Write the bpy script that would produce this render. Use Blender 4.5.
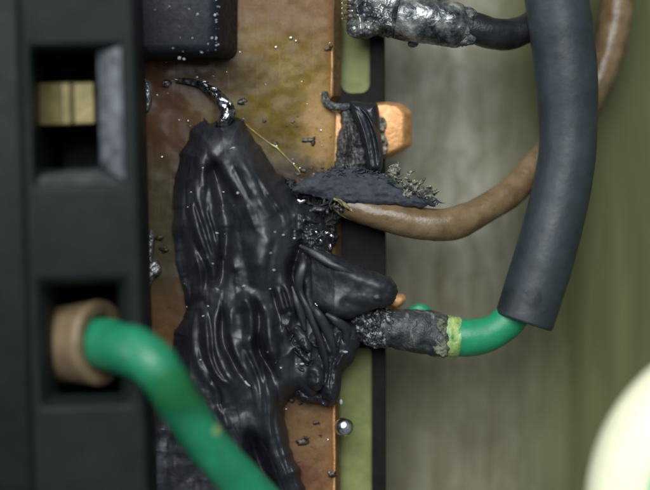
import bpy, bmesh, math, random
import numpy as np

# ------------------------------------------------------------------ camera, light, exposure
for o in list(bpy.data.objects):
    bpy.data.objects.remove(o, do_unlink=True)
SC = bpy.context.scene
COL = SC.collection
MM = 0.001
D = 180.0            # lens to copper plate, mm
PX = 0.1             # millimetres per photograph pixel on the copper plate

cam_d = bpy.data.cameras.new('camera')
cam = bpy.data.objects.new('camera', cam_d)
COL.objects.link(cam)
cam.location = (0, 0, D * MM)
cam_d.sensor_width = 36.0
cam_d.lens = 36.0 * D / 65.0
cam_d.clip_start = 0.005
cam_d.clip_end = 10.0
cam_d.dof.use_dof = True
cam_d.dof.focus_distance = (D - 2.8) * MM
cam_d.dof.aperture_fstop = 9.0
SC.camera = cam

wd = bpy.data.worlds.new('World')
SC.world = wd
wd.use_nodes = True
wd.node_tree.nodes['Background'].inputs[0].default_value = (0.80, 0.92, 1.0, 1)
wd.node_tree.nodes['Background'].inputs[1].default_value = 0.20


def lamp(name, direction, dist, size, watt, colour):
    l = bpy.data.lights.new(name, 'AREA')
    l.shape = 'DISK'
    l.size = size
    l.energy = watt
    l.color = colour
    o = bpy.data.objects.new(name, l)
    COL.objects.link(o)
    n = math.sqrt(sum(c * c for c in direction))
    o.location = [c / n * dist for c in direction]
    import mathutils
    o.rotation_euler = mathutils.Vector(direction).to_track_quat('Z', 'Y').to_euler()
    return o


lamp('work_lamp', (-0.09, 0.48, 0.86), 0.45, 0.40, 3.1, (0.95, 0.98, 1.0))
lamp('side_lamp', (-0.90, 0.22, 0.42), 0.45, 0.20, 0.5, (0.86, 0.93, 1.0))
SC.view_settings.view_transform = 'Standard'
SC.view_settings.look = 'None'
SC.view_settings.exposure = 0.0
SC.view_settings.gamma = 1.0

random.seed(7)
RNG = np.random.default_rng(11)


# ------------------------------------------------------------------ geometry helpers (millimetres)
def P(px, py, z=0.0):
    k = PX * (D - z) / D
    return ((px - 325.0) * k, (245.0 - py) * k, z)


_LAT = RNG.random((256, 256))


def vnoise(x, y):
    x = np.asarray(x, float); y = np.asarray(y, float)
    xi = np.floor(x).astype(int); yi = np.floor(y).astype(int)
    fx = x - xi; fy = y - yi
    fx = fx * fx * fx * (fx * (fx * 6 - 15) + 10); fy = fy * fy * fy * (fy * (fy * 6 - 15) + 10)
    a = _LAT[xi & 255, yi & 255]; b = _LAT[(xi + 1) & 255, yi & 255]
    c = _LAT[xi & 255, (yi + 1) & 255]; d = _LAT[(xi + 1) & 255, (yi + 1) & 255]
    return (a * (1 - fx) + b * fx) * (1 - fy) + (c * (1 - fx) + d * fx) * fy * 1.0 - 0.5


def fbm(x, y, octv=4, gain=0.5):
    s = 0; a = 1.0; f = 1.0
    for i in range(octv):
        s = s + a * vnoise(np.asarray(x) * f + 17.3 * i, np.asarray(y) * f + 5.1 * i)
        a *= gain; f *= 2.03
    return s


def catmull(pts, n=8, closed=False):
    pts = [np.array(p, float) for p in pts]
    out = []
    m = len(pts)
    rng = range(m if closed else m - 1)
    for i in rng:
        if closed:
            p0, p1, p2, p3 = pts[i - 1], pts[i], pts[(i + 1) % m], pts[(i + 2) % m]
        else:
            p1, p2 = pts[i], pts[i + 1]
            p0 = pts[i - 1] if i > 0 else 2 * p1 - p2
            p3 = pts[i + 2] if i + 2 < m else 2 * p2 - p1
        for k in range(n):
            t = k / n
            out.append(0.5 * ((2 * p1) + (-p0 + p2) * t + (2 * p0 - 5 * p1 + 4 * p2 - p3) * t * t
                              + (-p0 + 3 * p1 - 3 * p2 + p3) * t ** 3))
    if not closed:
        out.append(pts[-1])
    return np.array(out)


def seg_dist(X, Y, poly, closed=False, along=False):
    best = np.full(X.shape, 1e9); bx = np.zeros(X.shape); by = np.zeros(X.shape); bt = np.zeros(X.shape)
    n = len(poly)
    for i in range(n if closed else n - 1):
        ax, ay = poly[i][:2]; cx, cy = poly[(i + 1) % n][:2]
        dx, dy = cx - ax, cy - ay
        L = dx * dx + dy * dy + 1e-12
        t = np.clip(((X - ax) * dx + (Y - ay) * dy) / L, 0, 1)
        qx = ax + t * dx; qy = ay + t * dy
        d = (X - qx) ** 2 + (Y - qy) ** 2
        m = d < best
        best = np.where(m, d, best); bx = np.where(m, qx, bx); by = np.where(m, qy, by)
        bt = np.where(m, (i + t) / n, bt)
    if along:
        return np.sqrt(best), bt
    return np.sqrt(best), bx, by


def inside(X, Y, poly):
    r = np.zeros(X.shape, bool)
    n = len(poly)
    for i in range(n):
        x1, y1 = poly[i]; x2, y2 = poly[(i + 1) % n]
        if y1 == y2:
            continue
        c = ((y1 > Y) != (y2 > Y)) & (X < (x2 - x1) * (Y - y1) / (y2 - y1) + x1)
        r ^= c
    return r


class MB:
    def __init__(self):
        self.v = []; self.f = []

    def add(self, v, f):
        b = len(self.v)
        self.v.extend([tuple(map(float, p)) for p in v])
        self.f.extend([tuple(int(i) + b for i in q) for q in f])
        return self

    def box(self, a, b):
        x0, y0, z0 = a; x1, y1, z1 = b
        return self.add([(x0, y0, z0), (x1, y0, z0), (x1, y1, z0), (x0, y1, z0),
                         (x0, y0, z1), (x1, y0, z1), (x1, y1, z1), (x0, y1, z1)],
                        [(3, 2, 1, 0), (4, 5, 6, 7), (0, 1, 5, 4), (1, 2, 6, 5), (2, 3, 7, 6), (3, 0, 4, 7)])

    def frustum(self, lo, hi):          # two lists of points, equal length, joined and capped
        n = len(lo)
        return self.add(list(lo) + list(hi),
                        [tuple(range(n))[::-1], tuple(range(n, 2 * n))] +
                        [(i, (i + 1) % n, n + (i + 1) % n, n + i) for i in range(n)])

    def tube(self, path, rad, seg=28, rough=0.0, rfreq=1.0, open_end=False, sub=8, seed=0.0, squash=1.0):
        """path: (px, py, z) points, rad: px radius per point"""
        pr = catmull([tuple(p) + (r,) for p, r in zip(path, rad)], sub)
        C = np.array([P(p[0], p[1], p[2]) for p in pr])
        R = pr[:, 3] * PX * (D - pr[:, 2]) / D
        T = np.gradient(C, axis=0); T /= np.linalg.norm(T, axis=1)[:, None] + 1e-12
        ref = np.array([0.0, 0.0, 1.0])
        if abs(T[0] @ ref) > 0.95:
            ref = np.array([0.0, 1.0, 0.0])
        N = ref - T[0] * (ref @ T[0]); N /= np.linalg.norm(N)
        vs = []; L = 0.0
        for i in range(len(C)):
            if i:
                N = N - T[i] * (N @ T[i]); N /= np.linalg.norm(N)
                L += np.linalg.norm(C[i] - C[i - 1])
            B = np.cross(T[i], N)
            for k in range(seg):
                a = 2 * math.pi * k / seg
                r = R[i]
                if rough:
                    r *= 1 + rough * float(fbm(math.cos(a) * 1.5 * rfreq + L * rfreq * 0.9 + seed + 40, math.sin(a) * 1.5 * rfreq + seed + L * 0.31 * rfreq + 40, 4, 0.6))
                vs.append(C[i] + N * math.cos(a) * r * squash + B * math.sin(a) * r)
        n = len(C)
        fs = [(i * seg + k, i * seg + (k + 1) % seg, (i + 1) * seg + (k + 1) % seg, (i + 1) * seg + k)
              for i in range(n - 1) for k in range(seg)]
        if not open_end:
            for e, ring in ((0, range(seg)), (n - 1, range((n - 1) * seg, n * seg))):
                t = -T[0] if e == 0 else T[-1]
                rr = list(ring)
                b = len(vs)
                for s_, q in ((0.85, 0.18), (0.5, 0.3)):
                    for k in rr:
                        vs.append(C[e] + (np.array(vs[k]) - C[e]) * s_ + t * R[e] * q)
                vs.append(C[e] + t * R[e] * 0.34)
                r1 = list(range(b, b + seg)); r2 = list(range(b + seg, b + 2 * seg)); c = b + 2 * seg
                for A, Bq in ((rr, r1), (r1, r2)):
                    for k in range(seg):
                        q = (A[k], Bq[k], Bq[(k + 1) % seg], A[(k + 1) % seg])
                        fs.append(q if e == n - 1 and False else (q[::-1] if e == 0 else q[::-1]))
                for k in range(seg):
                    fs.append((r2[k], c, r2[(k + 1) % seg]))
        return self.add(vs, fs)

    def ball(self, c, r, sx=1, sy=1, sz=1, seg=16, rings=10, rough=0.0, seed=0.0):
        vs = [(c[0], c[1], c[2] + r * sz)]
        for i in range(1, rings):
            th = math.pi * i / rings
            for k in range(seg):
                a = 2 * math.pi * k / seg
                d = np.array([math.sin(th) * math.cos(a), math.sin(th) * math.sin(a), math.cos(th)])
                q = r * (1 + rough * float(fbm(d[0] * 1.4 + seed + 9 + d[2] * .7, d[1] * 1.4 + seed + 9 - d[2] * .5, 3))) if rough else r
                vs.append((c[0] + d[0] * q * sx, c[1] + d[1] * q * sy, c[2] + d[2] * q * sz))
        vs.append((c[0], c[1], c[2] - r * sz))
        fs = [(0, 1 + k, 1 + (k + 1) % seg) for k in range(seg)]
        for i in range(rings - 2):
            a = 1 + i * seg
            fs += [(a + k, a + seg + k, a + seg + (k + 1) % seg, a + (k + 1) % seg) for k in range(seg)]
        a = 1 + (rings - 2) * seg; e = len(vs) - 1
        fs += [(a + k, e, a + (k + 1) % seg) for k in range(seg)]
        return self.add(vs, fs)

    def pillow(self, poly, zc, top, bot, edge, step=1.0, relief=None, zfun=None, smooth=6, jag=0.0, jfreq=0.15, power=2.0, floor=None):
        """A lump with the given outline (px): swells by top / bot (mm) over `edge` px from its rim."""
        C = catmull(poly, smooth, True) if smooth else np.array(poly, float)
        if jag:
            C = C + jag * np.stack([fbm(C[:, 0] * jfreq, C[:, 1] * jfreq, 3), fbm(C[:, 0] * jfreq + 31, C[:, 1] * jfreq + 7, 3)], 1)
        x0, y0 = C.min(0) - step; x1, y1 = C.max(0) + step
        xs = np.arange(x0, x1 + step, step); ys = np.arange(y0, y1 + step, step)
        X, Y = np.meshgrid(xs, ys)
        ins = inside(X, Y, C)
        d, qx, qy = seg_dist(X, Y, C, True)
        X = np.where(ins, X, qx); Y = np.where(ins, Y, qy)
        t = np.clip(np.where(ins, d, 0) / edge, 0, 1)
        prof = (1 - (1 - t) ** power) ** (1 / power)
        base = zc + (zfun(X, Y) if zfun else 0)
        Zt = base + top * prof + (relief(X, Y) * np.minimum(1, prof * 1.6) if relief else 0)
        if floor is not None:
            Zt = np.maximum(Zt, np.where(prof > .3, floor + .1 * fbm(X * .1, Y * .1, 2), -9))
        Zb = base - bot * prof
        use = ins[:-1, :-1] | ins[1:, :-1] | ins[:-1, 1:] | ins[1:, 1:]
        idx = -np.ones(X.shape, int)
        need = np.zeros(X.shape, bool)
        for a in (0, 1):
            for b in (0, 1):
                need[a:a + use.shape[0], b:b + use.shape[1]] |= use
        n = need.sum(); idx[need] = np.arange(n)
        kx = PX * (D - Zt) / D
        vt = np.stack([(X - 325) * kx, (245 - Y) * kx, Zt], -1)[need]
        kb = PX * (D - Zb) / D
        vb = np.stack([(X - 325) * kb, (245 - Y) * kb, Zb], -1)[need]
        I, J = np.nonzero(use)
        q = np.stack([idx[I, J], idx[I + 1, J], idx[I + 1, J + 1], idx[I, J + 1]], -1)
        self.add(vt, q)
        if bot > 0:
            self.add(vb, q[:, ::-1])
        self.last = (xs, ys, Zt, ins)
        return self


def ridges(lst):
    L = [(catmull(p, 6), w, h) for p, w, h in lst]

    def f(X, Y):
        s = np.zeros(X.shape)
        for p, w, h in L:
            d, t = seg_dist(X, Y, p, along=True)
            e = np.clip(np.minimum(t, 1 - t) * 4.0, 0, 1); e = e * e * (3 - 2 * e)
            s += h * e * np.exp(-(d / (w * (.6 + .4 * e))) ** 2)
        return s
    return f


def mesh_obj(name, mb, material, root=None, base=None, smooth=True, bevel=0.0, bseg=2, weld=False):
    off = np.array(base if base is not None else ((root['_base'][:] if root else (0, 0, 0))), float)
    V = (np.array(mb.v) - off) * MM
    me = bpy.data.meshes.new(name)
    me.from_pydata(V.tolist(), [], mb.f)
    if weld or bevel:
        bm = bmesh.new(); bm.from_mesh(me)
        bmesh.ops.remove_doubles(bm, verts=bm.verts, dist=1e-7)
        bmesh.ops.recalc_face_normals(bm, faces=bm.faces)
        if bevel:
            ed = [e for e in bm.edges if e.is_manifold and e.calc_face_angle() > 0.35]
            bmesh.ops.bevel(bm, geom=ed, offset=bevel * MM, segments=bseg, affect='EDGES', profile=0.5, clamp_overlap=True)
        bm.to_mesh(me); bm.free()
    me.polygons.foreach_set('use_smooth', [smooth] * len(me.polygons))
    me.update()
    me.materials.append(material)
    o = bpy.data.objects.new(name, me)
    COL.objects.link(o)
    if root:
        o.parent = root
    else:
        o.location = off * MM
    return o


def thing(name, label, cat, base, group=None):
    o = bpy.data.objects.new(name, None)
    o.empty_display_size = 0.002
    COL.objects.link(o)
    o.location = [c * MM for c in base]
    o['_base'] = [float(c) for c in base]
    o['label'] = label; o['category'] = cat
    if group:
        o['group'] = group
    return o


def tag(o, label, cat, group=None):
    o['label'] = label; o['category'] = cat
    if group:
        o['group'] = group
    return o


# ------------------------------------------------------------------ material helpers
class Mat:
    def __init__(self, name, rough=0.5, metal=0.0, spec=0.5, coat=0.0, coat_rough=0.1):
        self.m = bpy.data.materials.new(name); self.m.use_nodes = True
        self.t = self.m.node_tree; self.n = self.t.nodes; self.l = self.t.links
        self.b = self.n['Principled BSDF']
        self.b.inputs['Roughness'].default_value = rough
        self.b.inputs['Metallic'].default_value = metal
        self.b.inputs['Specular IOR Level'].default_value = spec
        self.b.inputs['Coat Weight'].default_value = coat
        self.b.inputs['Coat Roughness'].default_value = coat_rough
        g = self.n.new('ShaderNodeNewGeometry')
        s = self.n.new('ShaderNodeVectorMath'); s.operation = 'SCALE'; s.inputs['Scale'].default_value = 1000.0
        self.l.new(g.outputs['Position'], s.inputs[0])
        self.pos = s.outputs[0]              # world position in millimetres
        self.lastn = None

    def vmath(self, op, a, b):
        v = self.n.new('ShaderNodeVectorMath'); v.operation = op
        for i, q in enumerate((a, b)):
            if isinstance(q, (tuple, list)):
                v.inputs[i].default_value = q
            else:
                self.l.new(q, v.inputs[i])
        return v.outputs['Value'] if op in ('LENGTH', 'DISTANCE') else v.outputs[0]

    def math(self, op, a, b=0.0, clamp=False):
        v = self.n.new('ShaderNodeMath'); v.operation = op; v.use_clamp = clamp
        for i, q in enumerate((a, b)):
            if isinstance(q, (int, float)):
                v.inputs[i].default_value = q
            else:
                self.l.new(q, v.inputs[i])
        return v.outputs[0]

    def noise(self, scale, detail=4, rough=0.55, stretch=(1, 1, 1), dist=0.0, colour=False):
        v = self.vmath('MULTIPLY', self.pos, stretch)
        t = self.n.new('ShaderNodeTexNoise')
        t.inputs['Scale'].default_value = scale; t.inputs['Detail'].default_value = detail
        t.inputs['Roughness'].default_value = rough; t.inputs['Distortion'].default_value = dist
        self.l.new(v, t.inputs['Vector'])
        return t.outputs['Color' if colour else 'Fac']

    def ramp(self, fac, stops):
        r = self.n.new('ShaderNodeValToRGB')
        e = r.color_ramp.elements
        while len(e) < len(stops):
            e.new(0.5)
        for q, (p, c) in zip(e, stops):
            q.position = p
            q.color = tuple(c) + (1,) if isinstance(c, (tuple, list)) else (c, c, c, 1)
        self.l.new(fac, r.inputs[0])
        return r.outputs[0]

    def mix(self, fac, a, b):
        m = self.n.new('ShaderNodeMix'); m.data_type = 'RGBA'
        if isinstance(fac, (int, float)):
            m.inputs[0].default_value = fac
        else:
            self.l.new(fac, m.inputs[0])
        for i, q in ((6, a), (7, b)):
            if isinstance(q, (tuple, list)):
                m.inputs[i].default_value = tuple(q) + (1,)
            else:
                self.l.new(q, m.inputs[i])
        return m.outputs[2]

    def patch(self, px, py, rx, ry, soft=0.5, wob=0.6, nscale=0.5, z=0.0):
        """mask, 1 inside a wobbly ellipse round a photograph point on the plate"""
        nz = self.vmath('MULTIPLY', self.vmath('SUBTRACT', self.noise(nscale, 5, 0.6, colour=True), (0.5, 0.5, 0.5)), (wob * 2 * rx * PX, wob * 2 * ry * PX, 0))
        p = self.vmath('SUBTRACT', self.vmath('ADD', self.pos, nz), P(px, py, z))
        p = self.vmath('MULTIPLY', p, (1 / (rx * PX), 1 / (ry * PX), 0))
        d = self.vmath('LENGTH', p, (0, 0, 0))
        d = self.math('MULTIPLY', d, 0.5)
        return self.ramp(d, [(0.5 * (1 - soft * .5), 1.0), (0.5 * (1 + soft * .5), 0.0)])

    def colour(self, c):
        if isinstance(c, (tuple, list)):
            self.b.inputs['Base Color'].default_value = tuple(c) + (1,)
        else:
            self.l.new(c, self.b.inputs['Base Color'])
        return self

    def rough(self, r):
        self.l.new(r, self.b.inputs['Roughness']); return self

    def metal(self, r):
        self.l.new(r, self.b.inputs['Metallic']); return self

    def bump(self, h, dist, strength=1.0):
        bn = self.n.new('ShaderNodeBump')
        bn.inputs['Distance'].default_value = dist * MM
        bn.inputs['Strength'].default_value = strength
        self.l.new(h, bn.inputs['Height'])
        if self.lastn:
            self.l.new(self.lastn, bn.inputs['Normal'])
        self.lastn = bn.outputs[0]
        self.l.new(self.lastn, self.b.inputs['Normal'])
        if self.b.inputs['Coat Weight'].default_value > 0:
            pass
        return self


def simple(name, c1, c2, rough, nscale=1.0, metal=0.0, bump=0.0, bscale=3.0, coat=0.0, r2=None, stretch=(1, 1, 1), spec=0.5):
    m = Mat(name, rough, metal, spec, coat)
    m.colour(m.ramp(m.noise(nscale, 5, 0.6, stretch), [(0.3, c1), (0.7, c2)]))
    if r2 is not None:
        m.rough(m.ramp(m.noise(nscale * 1.7, 4, 0.6, stretch), [(0.35, rough), (0.65, r2)]))
    if bump:
        m.bump(m.noise(bscale, 5, 0.6, stretch), bump)
    return m.m


# --- panel behind everything: weathered, taupe running into olive
m = Mat('pale_flaked_ash', 0.8, 0, 0.4)
m.colour(m.ramp(m.noise(1.8, 6, 0.7), [(0.36, (0.05, 0.052, 0.05)), (0.52, (0.19, 0.18, 0.14)), (0.68, (0.50, 0.47, 0.38))]))
m.bump(m.noise(4.0, 6, 0.65), 0.12)
M_FLAKE = m.m
m = Mat('weathered_panel', 0.75, 0, 0.25)
wide = m.noise(0.16, 4, 0.5, (1.0, 0.10, 1.0), 0.3)
thin = m.noise(0.55, 5, 0.6, (1.0, 0.07, 1.0), 0.3)
dabs = m.noise(0.50, 5, 0.6, (1.0, 0.55, 1.0), 0.5)
taupe = m.mix(m.ramp(dabs, [(0.36, 0.0), (0.66, 1.0)]), (0.185, 0.176, 0.128), (0.315, 0.308, 0.250))
low = m.mix(m.ramp(dabs, [(0.34, 0.0), (0.66, 1.0)]), (0.135, 0.127, 0.080), (0.185, 0.176, 0.117))
olive = m.mix(m.ramp(wide, [(0.35, 0.0), (0.65, 1.0)]), (0.066, 0.074, 0.029), (0.112, 0.118, 0.050))
sep = m.n.new('ShaderNodeSeparateXYZ'); m.l.new(m.pos, sep.inputs[0])
wob = m.math('MULTIPLY', m.math('SUBTRACT', m.noise(0.12, 5, 0.6, (1, 0.25, 1)), 0.5), 9.0)
yy = m.math('ADD', m.math('ADD', sep.outputs[1], 20.0), wob)
left = m.mix(m.ramp(m.math('DIVIDE', yy, 40.0, True), [(0.25, 0.0), (0.62, 1.0)]), low, taupe)
xx = m.math('ADD', m.math('ADD', sep.outputs[0], m.math('MULTIPLY', sep.outputs[1], 0.10)), wob)
base = m.mix(m.ramp(m.math('DIVIDE', xx, 40.0, True), [(0.40, 0.0), (0.62, 1.0)]), left, olive)
dark = m.ramp(thin, [(0.32, (0.70, 0.68, 0.56)), (0.56, (1, 1, 1))])
mm_ = m.n.new('ShaderNodeMix'); mm_.data_type = 'RGBA'; mm_.blend_type = 'MULTIPLY'; mm_.inputs[0].default_value = 0.85
m.l.new(base, mm_.inputs[6]); m.l.new(dark, mm_.inputs[7])
m.colour(mm_.outputs[2])
m.bump(thin, 0.25)
M_PANEL = m.m

# --- copper plate with flux stains
m = Mat('stained_copper', 0.42, 0.0, 0.10, 0.10, 0.06)
fine = m.noise(1.1, 8, 0.65)
tiny = m.noise(5.0, 6, 0.7)
copper = m.mix(fine, (0.20, 0.095, 0.045), (0.36, 0.19, 0.085))
red = m.mix(fine, (0.080, 0.033, 0.018), (0.17, 0.075, 0.038))
gold = m.mix(m.ramp(fine, [(0.3, 0.0), (0.7, 1.0)]), (0.155, 0.100, 0.012), (0.27, 0.188, 0.028))
grey_ol = m.mix(fine, (0.07, 0.065, 0.03), (0.17, 0.155, 0.08))
darkb = m.mix(fine, (0.025, 0.016, 0.010), (0.07, 0.042, 0.024))
c = copper
c = m.mix(m.patch(165, 110, 90, 110, 0.5, 0.3), c, red)
c = m.mix(m.patch(262, 20, 60, 50, 0.8, 0.4), c, m.mix(fine, (0.13, 0.068, 0.028), (0.27, 0.155, 0.068)))
c = m.mix(m.patch(280, 122, 76, 84, 0.7, 0.25), c, gold)
c = m.mix(m.math('MULTIPLY', m.patch(222, 76, 42, 24, 1.0, 0.4), .8), c, darkb)
c = m.mix(m.patch(160, 225, 40, 64, 0.7, 0.4), c, grey_ol)
c = m.mix(m.patch(322, 128, 20, 44, 0.9, 0.5), c, m.mix(fine, (0.38, 0.23, 0.08), (0.55, 0.34, 0.12)))
c = m.mix(m.patch(294, 178, 34, 18, 1.0, 0.8, 1.2), c, darkb)
c = m.mix(m.patch(300, 435, 26, 34, 0.9, 0.8, 0.9), c, m.mix(fine, (0.10, 0.055, 0.025), (0.27, 0.155, 0.065)))
c = m.mix(m.patch(300, 478, 26, 18, 0.9, 0.9, 1.1), c, m.mix(fine, (0.09, 0.035, 0.02), (0.20, 0.09, 0.05)))
pits = m.ramp(m.noise(2.6, 8, 0.75, (1, 1, 1), 0.6), [(0.57, 0.0), (0.66, 1.0)])
c = m.mix(m.math('MULTIPLY', pits, 0.7), c, darkb)
grain = m.ramp(m.noise(7.0, 5, 0.7), [(0.40, 0.0), (0.62, 1.0)])
c = m.mix(m.math('MULTIPLY', grain, 0.28), c, darkb)
pale = m.ramp(m.noise(3.4, 5, 0.6), [(0.66, 0.0), (0.74, 1.0)])
c = m.mix(m.math('MULTIPLY', pale, 0.15), c, (0.40, 0.32, 0.16))
scr = m.ramp(m.noise(2.2, 3, 0.5, (1.0, 0.04, 1.0), 0.6), [(0.64, 0.0), (0.68, 1.0)])
c = m.mix(m.math('MULTIPLY', scr, 0.12), c, (0.45, 0.34, 0.17))
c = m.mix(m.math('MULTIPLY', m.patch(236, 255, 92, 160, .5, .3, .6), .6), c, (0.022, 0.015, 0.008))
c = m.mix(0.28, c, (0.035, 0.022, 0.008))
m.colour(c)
m.rough(m.ramp(m.noise(1.6, 5, 0.6), [(0.3, 0.28), (0.7, 0.6)]))
m.bump(m.noise(0.4, 3, 0.5), 0.03)
m.bump(tiny, 0.01)
m.l.new(m.lastn, m.b.inputs['Coat Normal'])
M_COPPER = m.m

M_TAB = simple('bright_copper', (0.46, 0.22, 0.075), (0.72, 0.39, 0.165), 0.36, 1.2, 0.5, 0.06, 3.0, 0.2, 0.55)
M_EDGE = simple('brown_copper_edge', (0.10, 0.06, 0.03), (0.22, 0.13, 0.06), 0.45, 2.0, 0.4, 0.05, 4.0)

# --- charred, smeared black plastic
m = Mat('charred_plastic', 0.4, 0, 0.7, 0.0)
n1 = m.noise(0.8, 6, 0.65, (1.0, 0.35, 0.7), 0.3)
m.colour(m.ramp(n1, [(0.3, (0.006, 0.007, 0.010)), (0.7, (0.016, 0.0185, 0.025))]))
m.rough(m.ramp(m.noise(1.3, 6, 0.65, (1.0, 0.3, 0.6), 0.4), [(0.32, 0.36), (0.68, 0.62)]))
m.bump(m.noise(3.2, 4, 0.55, (1.0, 0.10, 0.4), 0.2), 0.014)
m.bump(m.noise(7.0, 4, 0.6), 0.006)
M_CHAR = m.m

m = Mat('charred_crust', 0.6, 0, 0.5)
n1 = m.noise(2.5, 7, 0.7)
m.colour(m.ramp(n1, [(0.32, (0.012, 0.013, 0.016)), (0.47, (0.05, 0.053, 0.058)), (0.60, (0.17, 0.175, 0.165)), (0.72, (0.36, 0.36, 0.33))]))
m.rough(m.ramp(m.noise(4.0, 5, 0.6), [(0.35, 0.32), (0.65, 0.8)]))
m.bump(m.noise(3.5, 8, 0.7), 0.25)
M_CRUST = m.m

m = Mat('burnt_crumbs', 0.5, 0, 0.5)
m.colour(m.ramp(m.noise(1.5, 6, 0.7), [(0.35, (0.006, 0.006, 0.007)), (0.60, (0.022, 0.022, 0.022)), (0.75, (0.07, 0.062, 0.03))]))
m.rough(m.ramp(m.noise(3.0, 5, 0.6), [(0.35, 0.2), (0.65, 0.7)])); m.bump(m.noise(3.0, 6, 0.65), 0.15)
M_CRUST2 = m.m
m = Mat('burnt_solder', 0.35, 0.4, 0.6)
m.colour(m.ramp(m.noise(2.0, 6, 0.68), [(0.36, (0.012, 0.013, 0.016)), (0.52, (0.06, 0.064, 0.07)), (0.60, (0.34, 0.35, 0.35)), (0.70, (0.75, 0.76, 0.74))]))
m.rough(m.ramp(m.noise(3.0, 5, 0.6), [(0.35, 0.16), (0.65, 0.55)])); m.bump(m.noise(1.8, 6, 0.6), 0.25)
M_BSOLD = m.m
m = Mat('scuffed_black_joint', 0.5, 0, 0.5)
m.colour(m.ramp(m.noise(0.9, 7, 0.7, (1.0, 0.6, 1.0), 0.5), [(0.36, (0.012, 0.013, 0.015)), (0.54, (0.045, 0.048, 0.050)), (0.66, (0.15, 0.155, 0.145)), (0.76, (0.33, 0.33, 0.30))]))
m.rough(m.ramp(m.noise(2.0, 5, 0.6), [(0.35, 0.28), (0.65, 0.65)])); m.bump(m.noise(1.2, 6, 0.6), 0.18)
M_JOINT = m.m
m = Mat('ash_crust', 0.75, 0, 0.4)
m.colour(m.ramp(m.noise(0.9, 7, 0.7), [(0.3, (0.013, 0.016, 0.021)), (0.62, (0.042, 0.050, 0.060)), (0.85, (0.12, 0.13, 0.14))]))
m.bump(m.noise(5.0, 6, 0.65), 0.05)
M_ASH = m.m

m = Mat('dirty_solder', 0.35, 0.7, 0.5)
n1 = m.noise(0.5, 5, 0.6)
m.colour(m.ramp(n1, [(0.36, (0.03, 0.033, 0.036)), (0.47, (0.14, 0.15, 0.155)), (0.56, (0.34, 0.35, 0.33)), (0.70, (0.72, 0.74, 0.68))]))
m.rough(m.ramp(m.noise(2.2, 5, 0.6), [(0.35, 0.16), (0.65, 0.5)]))
m.bump(m.noise(0.8, 4, 0.5), 0.35)
M_SOLDER = m.m
M_SHINY = simple('bright_solder', (0.55, 0.56, 0.56), (0.80, 0.81, 0.80), 0.14, 1.0, 1.0, 0.03, 2.5, 0, 0.28)
m = Mat('flux_dark_metal', 0.14, 0.85, 0.6, 0.5, 0.08)
m.colour(m.ramp(m.noise(1.3, 5, 0.6), [(0.38, (0.03, 0.03, 0.032)), (0.54, (0.18, 0.185, 0.19)), (0.66, (0.75, 0.75, 0.75))]))
m.bump(m.noise(0.9, 3, 0.5), 0.2)
M_LEAD = m.m

M_HOUSING = simple('black_moulded_plastic', (0.0075, 0.010, 0.010), (0.012, 0.015, 0.0155), 0.4, 0.35, 0, 0.01, 2.2, 0, 0.5, spec=0.10)
M_CARRIER = simple('black_carrier_plastic', (0.003, 0.0035, 0.003), (0.008, 0.009, 0.007), 0.6, 0.6, 0, 0.02, 2.5, spec=0.12)
M_BLOCK = simple('dark_navy_plastic', (0.006, 0.007, 0.011), (0.013, 0.015, 0.023), 0.36, 0.8, 0, 0.03, 2.5, 0, 0.6, spec=0.25)
M_BOARD = simple('green_board_lacquer', (0.12, 0.145, 0.042), (0.21, 0.235, 0.08), 0.5, 0.45, 0, 0.05, 1.5, 0.0, spec=0.3)
M_SCUFF_LIT = simple('scuffed_lit_plastic', (0.02, 0.023, 0.025), (0.19, 0.205, 0.22), 0.5, 0.7, 0, 0.05, 2.0)  # scuffs, plus the brightness of the lit bevel painted into the colour
M_BEVEL_LIT = simple('lit_black_plastic', (0.025, 0.028, 0.029), (0.06, 0.065, 0.064), 0.5, 0.5, 0, 0.03, 2.0)  # housing black made greyer: painted light for the bevel facing the lamp
M_BRASS = simple('dull_brass', (0.15, 0.122, 0.048), (0.26, 0.215, 0.098), 0.38, 0.6, 0.45, 0.05, 2.0)
M_BUSH = simple('tan_bushing_plastic', (0.13, 0.09, 0.05), (0.27, 0.195, 0.11), 0.5, 0.4, 0, 0.06, 1.5)
M_GREEN = simple('green_insulation', (0.007, 0.19, 0.080), (0.013, 0.26, 0.12), 0.38, 0.4, 0, 0.03, 2.0, 0, 0.5)
m = Mat('scuffed_green_insulation', 0.36, 0, 0.5)
g = m.ramp(m.noise(0.35, 4, 0.5), [(0.35, (0.007, 0.165, 0.076)), (0.65, (0.013, 0.225, 0.108))])
g = m.mix(m.math('MULTIPLY', m.patch(180, 390, 26, 20, 0.7, 0.4, 0.5, 18), 0.75), g, (0.006, 0.115, 0.022))
g = m.mix(m.math('MULTIPLY', m.patch(217, 430, 3.4, 4.2, 1.0, 1.0, 2.0, 17), .8), g, (0.36, 0.45, 0.16))
g = m.mix(m.math('MULTIPLY', m.ramp(m.noise(0.7, 6, 0.7), [(0.50, 0.0), (0.68, 1.0)]), 0.6), g, (0.012, 0.085, 0.034))
m.colour(g); m.rough(m.ramp(m.noise(0.6, 5, 0.6), [(0.35, 0.3), (0.65, 0.55)])); m.bump(m.noise(0.7, 4, 0.5), 0.08)
M_GREEN_S = m.m
M_PALE = simple('pale_stripped_green', (0.06, 0.22, 0.05), (0.48, 0.56, 0.20), 0.4, 1.0, 0, 0.06, 3.0)
m = Mat('scorched_brown_insulation', 0.4, 0, 0.5)
b0 = m.ramp(m.noise(0.5, 5, 0.6), [(0.32, (0.105, 0.064, 0.029)), (0.68, (0.195, 0.137, 0.073))])
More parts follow.
